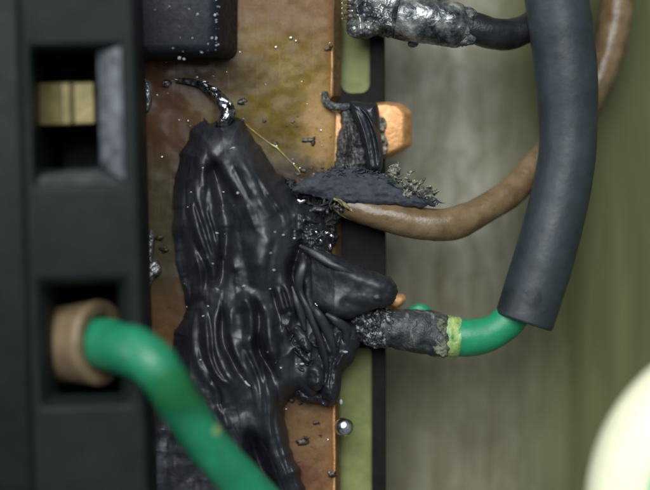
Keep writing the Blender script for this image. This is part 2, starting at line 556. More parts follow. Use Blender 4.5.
b0 = m.mix(m.math('MULTIPLY', m.ramp(m.noise(1.7, 6, 0.7, (0.5, 1, 1)), [(0.6, 0.0), (0.72, 1.0)]), 0.7), b0, (0.05, 0.035, 0.02))
m.colour(b0)
m.rough(m.ramp(m.noise(1.2, 4, 0.6), [(0.3, 0.2), (0.7, 0.42)])); m.bump(m.noise(0.8, 4, 0.5), 0.10)
M_BROWN = m.m
M_BLACKW = simple('black_insulation', (0.006, 0.007, 0.008), (0.015, 0.016, 0.018), 0.34, 0.8, 0, 0.06, 2.0)
m = Mat('heat_shrink', 0.5, 0, 0.5)
hs = (m.ramp(m.noise(0.28, 5, 0.6), [(0.35, (0.018, 0.025, 0.030)), (0.65, (0.029, 0.039, 0.046))]))
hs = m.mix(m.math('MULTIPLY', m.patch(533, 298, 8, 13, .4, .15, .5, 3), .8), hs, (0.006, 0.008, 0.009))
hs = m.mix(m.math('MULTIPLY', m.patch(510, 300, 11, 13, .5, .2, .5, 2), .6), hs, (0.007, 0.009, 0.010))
hs = m.mix(m.math('MULTIPLY', m.ramp(m.noise(1.2, 6, 0.7), [(0.60, 0.0), (0.74, 1.0)]), .3), hs, (0.07, 0.075, 0.07))
m.colour(hs)
m.rough(m.ramp(m.noise(0.5, 5, 0.6), [(0.35, 0.42), (0.65, 0.56)]))
m.bump(m.noise(0.3, 3, 0.5), 0.14); m.bump(m.noise(6.0, 4, 0.6), 0.008)
M_SHRINK = m.m
M_CREAM = simple('pale_yellow_sheath', (0.80, 0.785, 0.53), (0.85, 0.84, 0.60), 0.4, 0.3, 0, 0.02, 1.0)
M_STRIPE = simple('green_sheath_stripe', (0.02, 0.42, 0.20), (0.03, 0.5, 0.24), 0.4, 0.3)
M_DUST = simple('pale_dust', (0.15, 0.155, 0.165), (0.50, 0.52, 0.54), 0.45, 2.0)
M_BURNT = simple('burnt_speck', (0.012, 0.010, 0.006), (0.035, 0.026, 0.012), 0.35, 2.0)
M_GOLDLINE = simple('hardened_flux', (0.25, 0.18, 0.03), (0.55, 0.43, 0.11), 0.2, 1.5, 0, 0.04, 4.0, 0.6)

# ------------------------------------------------------------------ the setting
mb = MB()
mb.box((-400, -400, -20), (400, 400, -11))
panel = mesh_obj('background_panel', mb, M_PANEL, None, (0, 0, -20), smooth=False)
panel['kind'] = 'structure'
panel['label'] = 'weathered taupe and olive panel behind the wiring'

# ------------------------------------------------------------------ green circuit board and its black carrier
b0 = MB()
x0, _, _ = P(120, 0, -3); x1, _, _ = P(381, 0, -3)
b0.box((x0, -34, -4.6), (x1, 34, -3.0))
o = mesh_obj('circuit_board', b0, M_BOARD, None, (0, 0, -4.6), smooth=False)
tag(o, 'olive green circuit board strip seen through the slots of the black carrier', 'circuit board')


def rounded_rect(ax, ay, bx, by, r, n=5):
    pts = []
    for cx, cy, a0 in ((bx - r, ay + r, -90), (bx - r, by - r, 0), (ax + r, by - r, 90), (ax + r, ay + r, 180)):
        for k in range(n + 1):
            a = math.radians(a0 + 90 * k / n)
            pts.append((cx + r * math.cos(a), cy + r * math.sin(a)))
    return pts


mb = MB()


def slab_ring(mb, outer, holes, z1, z0):
    """plate with holes: outer and holes are pixel outlines"""
    bm = bmesh.new()
    loops = [outer] + holes
    es = []
    for lp in loops:
        vs = [bm.verts.new(P(p[0], p[1], z1)) for p in lp]
        es += [bm.edges.new((vs[i], vs[(i + 1) % len(vs)])) for i in range(len(vs))]
    bmesh.ops.triangle_fill(bm, use_beauty=True, use_dissolve=False, edges=es)
    bm.faces.ensure_lookup_table(); bm.verts.index_update()
    top = [tuple(v.co) for v in bm.verts]; fs = [tuple(v.index for v in f.verts) for f in bm.faces]
    fs = [f if np.cross(np.subtract(top[f[1]], top[f[0]]), np.subtract(top[f[2]], top[f[0]]))[2] > 0 else f[::-1] for f in fs]
    n = len(top)
    bot = [(p[0], p[1], z0) for p in top]
    fs2 = fs + [tuple(i + n for i in f[::-1]) for f in fs]
    c = 0
    for lp in loops:
        for i in range(len(lp)):
            a, b = c + i, c + (i + 1) % len(lp)
            fs2.append((a, b, b + n, a + n))
        c += len(lp)
    bm.free()
    mb.add(top + bot, fs2)
    return mb


slab_ring(mb, [(130, -90), (385, -90), (385, 100), (386, 260), (386, 580), (130, 580)],
          [rounded_rect(341, -70, 370, 93, 10), rounded_rect(318, 348, 372, 560, 6)], -1.7, -2.95)
root = thing('board_carrier', 'narrow black plastic carrier with slots along the edge of the copper plate', 'carrier', (0, 0, -11))
mesh_obj('slotted_face', mb, M_CARRIER, root, smooth=False, bevel=0.12, bseg=2)
mb = MB(); mb.box((P(130, 0, -5)[0], -34, -10.98), (P(378, 0, -5)[0], 34, -4.65))
mesh_obj('foot', mb, M_CARRIER, root, smooth=False)

# ------------------------------------------------------------------ copper plate
root = thing('copper_plate', 'flux stained copper plate running behind the black melted mass', 'copper plate', (-8, 0, -1.65))
out = [(95, -90), (334, -90), (334, 36), (333, 96), (327, 101), (331, 110), (336, 114), (334, 170), (335, 260), (334, 400), (335, 580), (95, 580)]
lo = [(95, -90), (341, -90), (342, 36), (341, 96), (334, 104), (337, 112), (341, 118), (341, 170), (341, 260), (340, 400), (341, 580), (95, 580)]
# finely divided top so that its unevenness is real
mb = MB()
C = np.array(out, float)
xs = np.arange(95, 336.1, 3.0); ys = np.arange(-90, 581, 3.0)
X, Y = np.meshgrid(xs, ys)
ins = inside(X, Y, C)
d, qx, qy = seg_dist(X, Y, C, True)
XX = np.where(ins, X, qx); YY = np.where(ins, Y, qy)
Z = 0.22 * fbm(XX * 0.035, YY * 0.035, 4) - 0.35 * np.exp(-np.where(ins, d, 0) / 2.5)
use = ins[:-1, :-1] | ins[1:, :-1] | ins[:-1, 1:] | ins[1:, 1:]
idx = np.arange(X.size).reshape(X.shape)
k = PX * (D - Z) / D
I, J = np.nonzero(use)
mb.add(np.stack([(XX - 325) * k, (245 - YY) * k, Z], -1).reshape(-1, 3),
       np.stack([idx[I, J], idx[I + 1, J], idx[I + 1, J + 1], idx[I, J + 1]], -1))
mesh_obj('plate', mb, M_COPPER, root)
mb = MB()
mb.frustum([P(p[0], p[1], -1.62) for p in lo], [P(p[0], p[1], -0.33) for p in out])
mesh_obj('plate_edge', mb, M_EDGE, root, smooth=False, weld=True)
# bright tab reaching out to the right
mb = MB()
tlo = [(330, 108), (388, 101), (403, 103), (413, 112), (413, 146), (404, 152), (389, 159), (330, 165)]
thi = [(330, 110), (386, 104), (397, 106), (404, 114), (403, 145), (397, 149), (387, 154), (330, 163)]
mb.frustum([P(p[0], p[1], -1.62) for p in tlo], [P(p[0], p[1], -0.42) for p in thi])
mesh_obj('tab', mb, M_TAB, root, smooth=True, bevel=0.22, bseg=3)
# hardened flux line, burnt specks, pale crust
mb = MB()
mb.tube([(242, 121, .12), (256, 133, .10), (268, 142, .12), (277, 148, .14), (287, 158, .1), (296, 167, .12), (301, 174, .05)], [.15, .35, .25, .9, .25, .6, .15], 8, 1.3, 2.5)
mesh_obj('flux_ridge', mb, M_GOLDLINE, root)
mb = MB()
for px, py, r in ((289, 125, 2.6), (293, 121, 2.4), (297, 117, 1.6), (295, 126, 1.8), (308, 140, 2.4), (313, 141, 2.2), (304, 141, 1.5), (275, 144, 2.2), (264, 121, 1.8),
                  (305, 171, 2.6), (311, 168, 2.0), (301, 180, 2.6), (291, 184, 2.3), (297, 174, 1.5), (318, 172, 1.7), (243, 102, 2.4), (329, 49, 2.2), (331, 46, 1.6),
                  (302, 441, 3.0), (306, 438, 2.0), (321, 436, 1.8), (298, 462, 2.4), (311, 447, 1.6), (331, 474, 2.4), (316, 423, 1.8), (290, 400, 3.0), (300, 403, 2.2), (165, 250, 3.2), (160, 238, 2.4)):
    mb.ball(P(px, py, 0.02), r * PX * random.uniform(.6, 1.1), 1 + random.random() * 1.2, .8 + random.random() * .5, 0.35, 12, 8, 1.8, random.random() * 50)
o = mesh_obj('burnt_specks', mb, M_BURNT, root); o['kind'] = 'stuff'
mb = MB()
for i in range(45):
    px = random.uniform(150, 332); py = random.choice((random.uniform(5, 200), random.uniform(60, 190), random.uniform(400, 489)))
    mb.ball(P(px, py, 0.04), random.uniform(.25, .8) * PX, 1 + random.random(), 1 + random.random(), 0.6, 6, 4)
for px, py, r in ((166, 62, .9), (276, 47, 1.5), (291, 38, 1.6), (296, 41, 1.4), (188, 121, 1.0), (190, 126, .9), (193, 131, .9), (162, 157, 1.1), (179, 120, .7), (236, 49, 1.2), (240, 52, 1.0),
                  (286, 409, .9), (285, 437, 1.3), (287, 441, .8), (306, 400, 1.2), (313, 402, .8), (294, 164, 1.1), (300, 168, 1.1), (277, 146, 1.3)):
    mb.ball(P(px, py, 0.08), r * PX, 1.2, 1, 0.7, 8, 6, 0.6, random.random() * 50)
o = mesh_obj('bright_specks', mb, M_SHINY, root); o['kind'] = 'stuff'
mb = MB()
mb.pillow([(147, 236), (153, 230), (155, 242), (154, 256), (160, 262), (162, 272), (154, 280), (149, 288), (146, 275)], 0.0, 0.9, 0.2, 5, 0.7,
          lambda X, Y: 0.5 * fbm(X * .22, Y * .22, 3), smooth=5)
mb.pillow([(143, 78), (150, 82), (152, 92), (151, 106), (145, 110)], 0.3, 1.2, 0.3, 5, 0.8, lambda X, Y: 0.4 * fbm(X * .2, Y * .2, 3), smooth=5)
mesh_obj('solder_fillet', mb, M_SOLDER, root)
mb = MB()
mb.pillow([(377, 120), (383, 117), (387, 124), (385, 133), (388, 143), (387, 153), (382, 157), (378, 150), (380, 138)], -0.45, 0.5, 0.1, 4, 0.7,
          lambda X, Y: 0.5 * fbm(X * .3, Y * .3, 3), smooth=5)
mesh_obj('pale_crust', mb, M_FLAKE, root)
mb = MB()
mb.tube([(331.5, 40, -.25), (332, 60, -.25), (331.5, 80, -.25), (331, 96, -.25)], [.8, 1.1, .9, .7], 8, .4, 1.0)
mesh_obj('bright_rim', mb, M_TAB, root)
mb = MB()
mb.tube([(334, 398, -.25), (334, 430, -.25), (334.5, 460, -.25), (334, 495, -.25)], [1.2, 1.5, 1.1, 1.6], 8, .5, 1.0)
mesh_obj('bright_rim', mb, M_TAB, root)

# ------------------------------------------------------------------ dark block at the top of the plate
root = thing('component_block', 'dusty dark navy plastic block standing on the copper plate', 'component', P(190, 20, 0))
mb = MB()
lo_ = [(110, -70), (241, -70), (240, 60), (110, 63)]
hi_ = [(110, -70), (219, -70), (216, 53), (110, 56)]
mb.frustum([P(p[0], p[1], -0.1) for p in lo_], [P(p[0], p[1], 6.0) for p in hi_])
mesh_obj('body', mb, M_BLOCK, root, smooth=True, bevel=1.0, bseg=4)
mb = MB()
for i in range(36):
    if i < 12:
        px, py = random.uniform(150, 213), random.uniform(2, 54); z = 6.02
    else:
        px, py = random.gauss(216, 1.5), random.uniform(0, 52); z = 5.7
    mb.ball(P(px, py, z), random.choice((.25, .3, .4, .7)) * PX, 1 + random.random() * 1.2, 1, 0.5, 8, 6, 1.3, random.random() * 40)
for px, py, r in ((176, 21, 1.6), (187, 19, 1.3), (200, 40, 1.8), (208, 44, 1.4), (212, 38, 1.3), (179, 58, 1.8), (184, 59, 1.3), (173, 48, 1.2), (215, 15, 1.2), (216, 22, 1.2)):
    mb.ball(P(px, py, 5.9 if py < 50 else 5.6), r * PX * .75, 1.2, 1, .5, 9, 6, 1.3, random.random() * 40)
o = mesh_obj('dust', mb, M_DUST, root); o['kind'] = 'stuff'

# solder drip above the black mass
mb = MB()
mb.tube([(176, 80, .5), (188, 81, .8), (202, 85, 1.2), (213, 92, 1.7), (222, 101, 2.0), (228, 111, 2.2), (224, 121, 2.2), (220, 132, 1.6)], [2.0, 2.6, 3.2, 4.4, 6.0, 7.0, 7.2, 7], 22, 0.45, .8, sub=12)
mb.ball(P(167, 83, .2), .38, 1.3, 1, .8, 14, 9, .6, 3)
mb.ball(P(213, 89, 2.3), .34, 1.5, .9, .8, 14, 9, .5, 5)
mb.ball(P(230, 105, 2.9), .32, .9, 1.4, .8, 14, 9, .5, 8)
mb.ball(P(204, 82, 1.5), .25, 1.8, .8, .8, 14, 9, .5, 12)
o = mesh_obj('solder_drip', mb, M_LEAD, None, P(200, 100, 0))
tag(o, 'shiny dark drip of solder curling into the top of the melted mass', 'solder')

# ------------------------------------------------------------------ black melted mass
root = thing('melted_mass', 'lumpy glossy black melted plastic smeared down the copper plate in strands', 'melted plastic', P(250, 300, 0))
YS = np.array([110, 120, 150, 180, 210, 240, 270, 300, 330, 360, 400, 440, 490, 540.])
GL = np.array([200, 198, 180, 174, 173, 175, 180, 187, 176, 170, 160, 152, 150, 150.])
GR = np.array([236, 238, 262, 285, 318, 328, 318, 316, 330, 335, 312, 300, 305, 320.])
G1 = np.array([208, 207, 196, 190, 190, 200, 209, 208, 205, 206, 215, 232, 262, 290.])   # 0.25
G2 = np.array([218, 217, 218, 225, 228, 232, 237, 243, 242, 248, 258, 264, 285, 305.])   # 0.5
G3 = np.array([228, 227, 240, 252, 268, 278, 282, 284, 288, 290, 284, 282, 296, 312.])   # 0.75


def smi(Y, ys, vs, w=14.0):
    yy = np.arange(60, 600, 2.0)
    vv = np.interp(yy, ys, vs)
    k = np.exp(-(np.arange(-24, 25) * 2.0 / w) ** 2); k /= k.sum()
    vv = np.convolve(np.pad(vv, 24, mode='edge'), k, 'valid')
    return np.interp(Y, yy, vv)


def flow_u(X, Y):
    a = [smi(Y, YS, g) for g in (GL, G1, G2, G3, GR)]
    u = np.zeros(X.shape)
    for i in range(4):
        t = np.clip((X - a[i]) / (a[i + 1] - a[i]), 0, 1)
        u += 0.25 * t
    return u


RIDGES = [  # traced strands: points, width px, height mm (negative: a crease)
    ([(222, 150), (223, 166), (228, 180), (236, 196)], 4, .55), ([(238, 150), (246, 168), (260, 181), (270, 196)], 4, .45),
    ([(244, 136), (249, 150), (254, 164)], 4, .5), ([(209, 158), (217, 174), (229, 192), (236, 210)], 5, -1.1),
    ([(203, 162), (203, 176), (205, 190)], 3, .7), ([(232, 164), (240, 180), (250, 200)], 3, -.45),
    ([(189, 200), (195, 221), (201, 239), (207, 257)], 3.2, .8), ([(197, 192), (203, 213), (209, 231), (214, 252)], 2.6, .7),
    ([(193, 196), (199, 217), (205, 236), (211, 256)], 1.6, -.6), ([(208, 205), (216, 229), (219, 246)], 2.6, .65),
    ([(203, 203), (211, 226), (216, 244)], 1.6, -.5), ([(225, 204), (225, 228)], 3, .7), ([(232, 236), (230, 258), (238, 272)], 3.5, .55),
    ([(245, 199), (250, 214), (256, 230)], 3, .55), ([(264, 190), (273, 200), (282, 212)], 3, .6), ([(256, 200), (266, 210), (272, 218)], 3, .35),
    ([(240, 214), (240, 240), (246, 262), (248, 282)], 5, -.55), ([(193, 238), (201, 256), (206, 272), (206, 290)], 3.2, -.95),
    ([(192, 250), (199, 268), (199, 288), (195, 300)], 4, .6), ([(204, 252), (213, 270), (211, 288)], 3.4, .6),
    ([(219, 250), (222, 270), (219, 290)], 3.5, -.7), ([(186, 215), (184, 240), (188, 262), (190, 285)], 4, -.7),
    ([(178, 190), (180, 215), (181, 245)], 4, .5),
    ([(268, 226), (262, 250), (258, 270), (262, 292)], 9, .5), ([(290, 214), (286, 240), (280, 262)], 7, .35),
    ([(276, 236), (271, 255), (268, 280)], 3, -.3), ([(300, 240), (296, 262), (292, 276), (296, 292), (305, 308), (310, 326)], 3.2, -1.1),
    ([(307, 252), (304, 264), (299, 278)], 3.6, 1.0), ([(276, 284), (281, 301), (285, 315)], 2.6, .75), ([(285, 281), (291, 301), (295, 314)], 2.6, .75),
    ([(281, 284), (286, 300), (290, 313)], 1.7, -.6), ([(271, 286), (275, 302), (279, 318), (281, 332)], 2.2, -.8),
    ([(247, 288), (255, 304), (259, 322), (258, 346), (267, 364), (278, 380)], 2.8, -1.15),
    ([(264, 302), (268, 323), (271, 345), (276, 362)], 5, .75), ([(262, 312), (265, 330), (266, 350)], 1.2, -.3),
    ([(236, 298), (246, 300), (254, 312), (257, 330), (256, 342)], 4, .9), ([(238, 306), (243, 322), (247, 342)], 6, -.6),
    ([(228, 300), (230, 318), (228, 336), (236, 354), (245, 372), (253, 388)], 3.6, .75), ([(221, 296), (222, 320), (222, 342), (232, 362), (240, 380)], 2.4, -.75),
    ([(215, 302), (215, 325), (216, 340), (221, 359), (231, 377), (242, 392)], 3.2, .7), ([(208, 308), (211, 330), (213, 353), (219, 371), (230, 384)], 2.2, -.8),
    ([(205, 312), (208, 335), (208, 358), (221, 377), (234, 388)], 3.2, .7), ([(198, 305), (200, 330), (201, 352), (212, 376)], 3.5, -.6),
    ([(242, 344), (253, 367), (260, 388), (262, 410)], 3.0, -.8), ([(193, 318), (193, 340), (198, 362), (210, 384)], 4, .4),
    ([(186, 306), (196, 303), (206, 300)], 4, -.3), ([(310, 307), (317, 319), (320, 330)], 2.4, .8),
    ([(212, 380), (222, 392), (226, 408)], 3, .6), ([(206, 372), (218, 390), (222, 412)], 2, -.5), ([(216, 404), (224, 416), (230, 430)], 3, .5),
    ([(258, 366), (268, 392), (268, 420), (276, 450), (296, 490), (300, 520)], 7, .6), ([(282, 392), (280, 420), (288, 455), (304, 500)], 6, .5),
    ([(276, 400), (274, 425), (284, 460), (300, 500)], 2.2, -.5), ([(257, 436), (266, 452), (276, 476), (284, 500), (292, 530)], 1.3, .6),
    ([(248, 424), (254, 446), (264, 474), (276, 505), (300, 560), (310, 590)], 7.5, -4.6),
    ([(288, 186), (300, 200), (312, 212)], 4, -.5), ([(296, 206), (310, 222), (318, 238)], 5, .4),
]
BIG = [  # the broad folds
    ([(188, 170), (192, 200), (200, 240), (206, 285)], 12, 1.0), ([(208, 150), (216, 180), (224, 210), (227, 245), (222, 285)], 7, -1.7),
    ([(228, 140), (244, 170), (264, 220), (264, 260), (262, 296)], 19, 1.3), ([(306, 232), (297, 255), (293, 275), (302, 304)], 5, -1.4),
    ([(204, 310), (208, 345), (220, 372), (240, 400)], 9, .8), ([(236, 292), (246, 306), (250, 330), (248, 350)], 12, 1.0),
    ([(252, 292), (259, 318), (258, 346), (270, 372), (276, 396)], 5.5, -1.4), ([(268, 306), (271, 335), (276, 360)], 8, .8),
    ([(225, 300), (224, 330), (232, 358), (246, 384)], 4.5, -.9), ([(262, 372), (268, 410), (280, 450), (298, 495)], 11, .8),
    ([(178, 220), (180, 255), (188, 290)], 5, -.8), ([(280, 270), (286, 296), (290, 312)], 8, .6)]
_r1 = ridges([(p, w * 1.35, h * .58) if h > 0 else (p, w * 1.15, h * .68) for p, w, h in RIDGES])
_r2 = ridges(BIG)


def RF(X, Y):
    return _r1(X, Y) + _r2(X, Y)


def mass_relief(X, Y):
    u = flow_u(X, Y) + 0.03 * fbm(X * .03, Y * .03, 3)
    s = RF(X, Y)
    env = 0.45 + 0.9 * np.clip(fbm(X * .025 + 9, Y * .025 + 3, 2) + .3, 0, 1)
    top = np.clip((Y - 140) / 50, 0, 1)
    plane = 1 - .75 * np.exp(-(((X - 268) / 22) ** 2 + ((Y - 245) / 40) ** 2))
    env = env * top * plane
    s = s + env * (0.85 * (np.sqrt(fbm(u * 9.5, Y * 0.011, 1) ** 2 + .0016) - .2) + 0.10 * fbm(u * 36 + 11, Y * 0.018, 2, .5))
    s = s + 0.55 * fbm(X * .03, Y * .03, 3) + 0.04 * fbm(X * .16, Y * .16, 3)
    w = np.exp(-(((X - 295) / 26) ** 2 + ((Y - 345) / 36) ** 2))
    rn = 1 - 2 * np.abs(fbm(X * .06, Y * .045, 2))
    s = s + w * .8 * (rn - .7)
    w2 = np.exp(-(((X - 316) / 20) ** 2 + ((Y - 232) / 26) ** 2))
    s = s + w2 * 0.9 * (1 - 2 * np.abs(fbm(X * .12 + 4, Y * .12, 3)) - .7)
    return s


def mass_dome(X, Y):
    # fuller in the middle bundle, lower towards the tail
    c = smi(Y, [120, 160, 200, 250, 290, 340, 400, 490], [222, 226, 245, 255, 252, 250, 250, 265])
    w = smi(Y, [120, 200, 260, 300, 350, 490], [22, 55, 60, 50, 62, 60])
    a = smi(Y, [110, 130, 170, 230, 290, 330, 400, 490], [-1.0, .6, 1.6, 2.2, 1.3, 1.8, 1.0, -.3])
    return a * np.exp(-((X - c) / w) ** 2)


MASS = [(199, 121), (206, 117), (212, 121), (220, 118), (228, 120), (235, 117), (242, 122), (252, 133), (262, 149), (272, 163), (283, 178), (291, 190), (303, 199), (314, 207),
        (324, 216), (331, 232), (332, 250), (330, 275), (332, 300), (336, 330), (334, 352), (330, 380), (322, 396), (306, 400), (292, 396), (286, 404), (286, 424), (290, 446), (298, 468), (306, 492), (320, 540),
        (250, 545), (165, 540), (147, 490), (149, 440), (156, 400), (168, 362), (173, 338), (180, 322), (186, 306), (181, 285), (177, 262), (174, 235), (172, 205), (174, 180), (178, 160), (186, 142), (193, 130)]
mb = MB()
mb.pillow(MASS, -0.25, 3.6, 0.0, 30, 0.85, lambda X, Y: mass_relief(X, Y) + mass_dome(X, Y), jag=4.0, jfreq=.10, power=2.2, floor=.25)
mxs, mys, mZ, mI = mb.last
mesh_obj('body', mb, M_CHAR, root)


def mass_z(px, py):
    return float(mZ[int(np.clip(np.argmin(abs(mys - py)), 0, len(mys) - 1)), int(np.clip(np.argmin(abs(mxs - px)), 0, len(mxs) - 1))])


# horn pointing right
sp_r = ridges([([(330, 264), (350, 274), (372, 283), (388, 289)], 8, .35), ([(374, 301), (378, 298), (382, 300)], 1.8, .25), ([(338, 300), (354, 306), (372, 308)], 5, -.35)])
mb = MB()
mb.pillow([(296, 262), (304, 250), (316, 246), (330, 252), (346, 260), (361, 267), (378, 272), (390, 277), (397, 286), (397, 297), (391, 305), (381, 309), (370, 312), (358, 316), (344, 319), (326, 318), (308, 308), (298, 288)],
          0.0, 2.6, 2.4, 17, 0.8, lambda X, Y: sp_r(X, Y) + .35 * fbm(X * .045 + 5, Y * .045, 2) + .03 * fbm(X * .25, Y * .25, 3), jag=2.5, jfreq=.12, power=2.4,
          zfun=lambda X, Y: np.interp(X, [296, 312, 335, 395], [.4, 1.6, 2.6, 2.4]))
mesh_obj('horn', mb, M_CHAR, root)
for pts, rr in (([(300, 246, 4.2), (313, 253, 4.9), (328, 262, 5.2), (344, 270, 5.2), (362, 278, 4.6)], [2, 3.5, 4, 3.4, 1.5]),
                ([(303, 254, 4.0), (303, 266, 5.0), (299, 280, 5.0), (300, 292, 4.6), (306, 306, 4.6), (313, 322, 4.4), (320, 340, 3.9), (326, 360, 3.0), (329, 382, 1.8)], [2, 4.2, 4.0, 3, 3.4, 4.2, 4, 4, 2.5]),
                ([(311, 306, 4.4), (318, 314, 5.0), (325, 326, 4.6), (332, 342, 3.9), (335, 360, 3.0)], [2, 4, 4.5, 4, 2]),
                ([(326, 314, 4.4), (336, 321, 4.6), (346, 330, 3.8), (345, 348, 3.0), (338, 366, 2.6)], [2, 4, 4.5, 3.6, 2]),
                ([(292, 286, 4.4), (296, 300, 4.8), (301, 314, 4.6), (305, 330, 4.2)], [1.5, 3, 3.4, 2])):
    mb = MB(); mb.tube(pts, rr, 18, .3, .5, sub=10, squash=.8)
    mesh_obj('strand', mb, M_CHAR, root)
# smooth flap hanging over the plate edge, and the lumps beside it
fl_r = ridges([([(345, 350), (340, 360), (336, 368)], 2.0, .6), ([(320, 326), (326, 342), (332, 356)], 3.5, .6), ([(313, 330), (322, 352), (326, 366), (326, 384)], 2.4, -.9),
               ([(340, 330), (338, 345), (332, 372), (330, 392)], 2, -.3)])
mb = MB()
mb.pillow([(308, 318), (326, 312), (345, 318), (358, 326), (362, 338), (357, 350), (349, 364), (343, 378), (340, 394), (334, 404), (324, 400), (316, 380), (310, 350)],
          1.0, 2.4, 1.6, 16, 0.8, lambda X, Y: fl_r(X, Y) + .35 * fbm(X * .05 + 3, Y * .05, 3) + .15 * fbm(X * .2, Y * .2, 3), jag=3, jfreq=.1)
mesh_obj('flap', mb, M_CHAR, root)
mb = MB()
mb.pillow([(306, 368), (313, 362), (321, 366), (325, 376), (323, 388), (314, 391), (306, 384)], 2.7, 1.6, 1.0, 9, 0.7, lambda X, Y: .4 * fbm(X * .1, Y * .1, 3))
mb.pillow([(293, 328), (299, 325), (305, 332), (311, 344), (312, 352), (305, 352), (297, 342)], 3.9, 1.0, 1.0, 6, 0.7, lambda X, Y: .4 * fbm(X * .12, Y * .12, 3))
mb.pillow([(298, 350), (304, 352), (311, 360), (308, 364), (300, 357)], 3.8, .8, .8, 4, 0.6, lambda X, Y: .3 * fbm(X * .2, Y * .2, 3))
mb.pillow([(290, 392), (300, 384), (316, 388), (330, 392), (338, 402), (330, 407), (312, 402), (300, 402)], .8, 1.4, .8, 7, 0.7, lambda X, Y: .7 * fbm(X * .12, Y * .12, 3), jag=4)
for i in range(13):
    px, py = random.gauss(298, 10), random.gauss(350, 18)
    if py > 390 or py < 318: continue
    a = 1.0 + random.gauss(0, .5); l_ = random.uniform(4, 9); w_ = random.uniform(1.5, 3.2)
    ca, sa = math.cos(a), math.sin(a)
    mb.pillow([(px + ca * u * l_ - sa * v * w_, py + sa * u * l_ + ca * v * w_) for u, v in ((-1, 0), (-.5, -.8), (.2, -1), (.9, -.5), (1, .2), (.3, .9), (-.5, .8))],
              mass_z(px, py) - .1, .45, .4, 3, .7, lambda X, Y: .5 * fbm(X * .2, Y * .2, 3), jag=3, jfreq=.2, smooth=4)
mesh_obj('lumps', mb, M_CHAR, root)
# pale flecks stuck to the mass
mb = MB()
for px, py, r in ((233, 148, 1.8), (224, 192, 1.8), (238, 193, 1.6), (217, 233, 1.4), (244, 286, 1.7), (274, 270, 1.7), (270, 289, 1.2), (283, 235, 1.3), (275, 232, .9), (208, 306, 1.5), (203, 316, 1.3),
                  (200, 360, 1.5), (203, 168, 1.1), (296, 333, 1.6), (188, 207, .9), (191, 192, 1.1), (310, 353, 1.0), (268, 352, .8), (296, 364, 1.2), (281, 368, 1.3), (294, 238, 1.8), (270, 253, 1.0), (187, 307, 1.4)):
    mb.ball(P(px, py, mass_z(px, py) + .03), r * PX * .72, 1.0 + random.random() * .8, .8, .6, 9, 6, 1.2, random.random() * 50)
mb.tube([(245, 381, mass_z(247, 383) + .1), (247, 384, mass_z(247, 383) + .15), (250, 386, mass_z(250, 386) + .1)], [.8, 1.1, .7], 8)
mb.ball(P(302, 364, mass_z(302, 364) + .3), .15, 1.6, .8, .8); mb.ball(P(345, 352, 3.6), .17, 1.4, .8, .8, rough=.6); mb.ball(P(341, 402, .9), .22, .8, 1.3, .8)
for i in range(10):
    px, py = random.uniform(180, 320), random.uniform(140, 400)
    mb.ball(P(px, py, mass_z(px, py) + .02), random.uniform(.25, .6) * PX, 1 + random.random(), 1, .6, 6, 4)
o = mesh_obj('pale_flecks', mb, M_DUST, root); o['kind'] = 'stuff'

mb = MB()
mb.pillow([(284, 180), (294, 178), (306, 184), (322, 192), (340, 199), (346, 212), (338, 226), (334, 244), (322, 236), (308, 212), (294, 198)], -.2, 1.1, .6, 7, .7,
          lambda X, Y: 1.3 * (.4 - np.abs(fbm(X * .14, Y * .14, 4))), jag=7, jfreq=.2)
mesh_obj('burnt_smear', mb, M_CRUST2, root)

# bright solder droplets between the mass and the burnt brown wire
DROPS = (((301, 201), 3.8, (1.6, .7), 'long droplet'), ((316, 232), 1.6, (1, 1), ''), ((327, 233), 2.9, (1.1, .8), ''), ((332, 236), 2.6, (1.3, .8), ''), ((330, 247), 2.8, (.7, 1.5), ''), ((328, 255), 2.2, (1.2, .9), ''), ((321, 241), 1.7, (1, 1.2), ''), ((317, 304), 4.0, (.9, 1.05), ''))
for (p, r, s, _) in DROPS:
    mb = MB()
    z = mass_z(*p) + .35
    mb.ball(P(p[0], p[1], z), r * PX, s[0], s[1], .8, 18, 12, .45, p[0] * .37)
    o = mesh_obj('solder_droplet', mb, M_SHINY, None, P(p[0], p[1], z - .2))
    if p[0] == 301:
        tag(o, 'elongated bright solder droplet on the mass just below the stained gold copper', 'solder droplet')
    elif p[0] == 317:
        tag(o, 'round bright solder droplet in the hollow under the root of the black horn', 'solder droplet')
    else:
        tag(o, 'tiny bright solder droplet in the crevice between melted mass and brown wire end', 'solder droplet', 'solder droplets in the crevice')

# bead of solder on the plate edge
mb = MB(); mb.ball(P(344, 427, .3), .95, 1, 1.02, 1, 32, 20, .03, 4)
o = mesh_obj('solder_bead', mb, M_SHINY, None, P(344, 427, -.65))
tag(o, 'round polished solder bead on the edge of the copper plate', 'solder bead')

# ------------------------------------------------------------------ scorched terminal in front of the copper tab
root = thing('scorched_terminal', 'scorched black curved terminal blade standing before the bright copper tab', 'terminal', P(360, 140, -1.7))
mb = MB()
bl = ridges([([(357, 104), (366, 114), (375, 131), (380, 150), (381, 168)], 1.5, .7), ([(352, 106), (361, 124), (367, 146), (370, 168)], 2.2, .5), ([(362, 108), (370, 126), (375, 148), (377, 168)], 1.8, -.6)])
mb.pillow([(349, 104), (356, 101), (366, 103), (375, 102), (379, 110), (380, 128), (383, 148), (382, 168), (376, 173), (367, 172), (364, 152), (357, 128)], .3, 1.7, 1.6, 9, 0.6,
          lambda X, Y: .7 * bl(X, Y) + .08 * fbm(X * .15, Y * .15, 3))
mesh_obj('blade', mb, M_CHAR, root)
mb = MB()
cr = ridges([([(344, 116), (346, 140), (343, 168)], 2.2, .7), ([(352, 122), (355, 145), (358, 168)], 3, .7), ([(348, 120), (350, 145), (350, 168)], 1.5, -.7)])
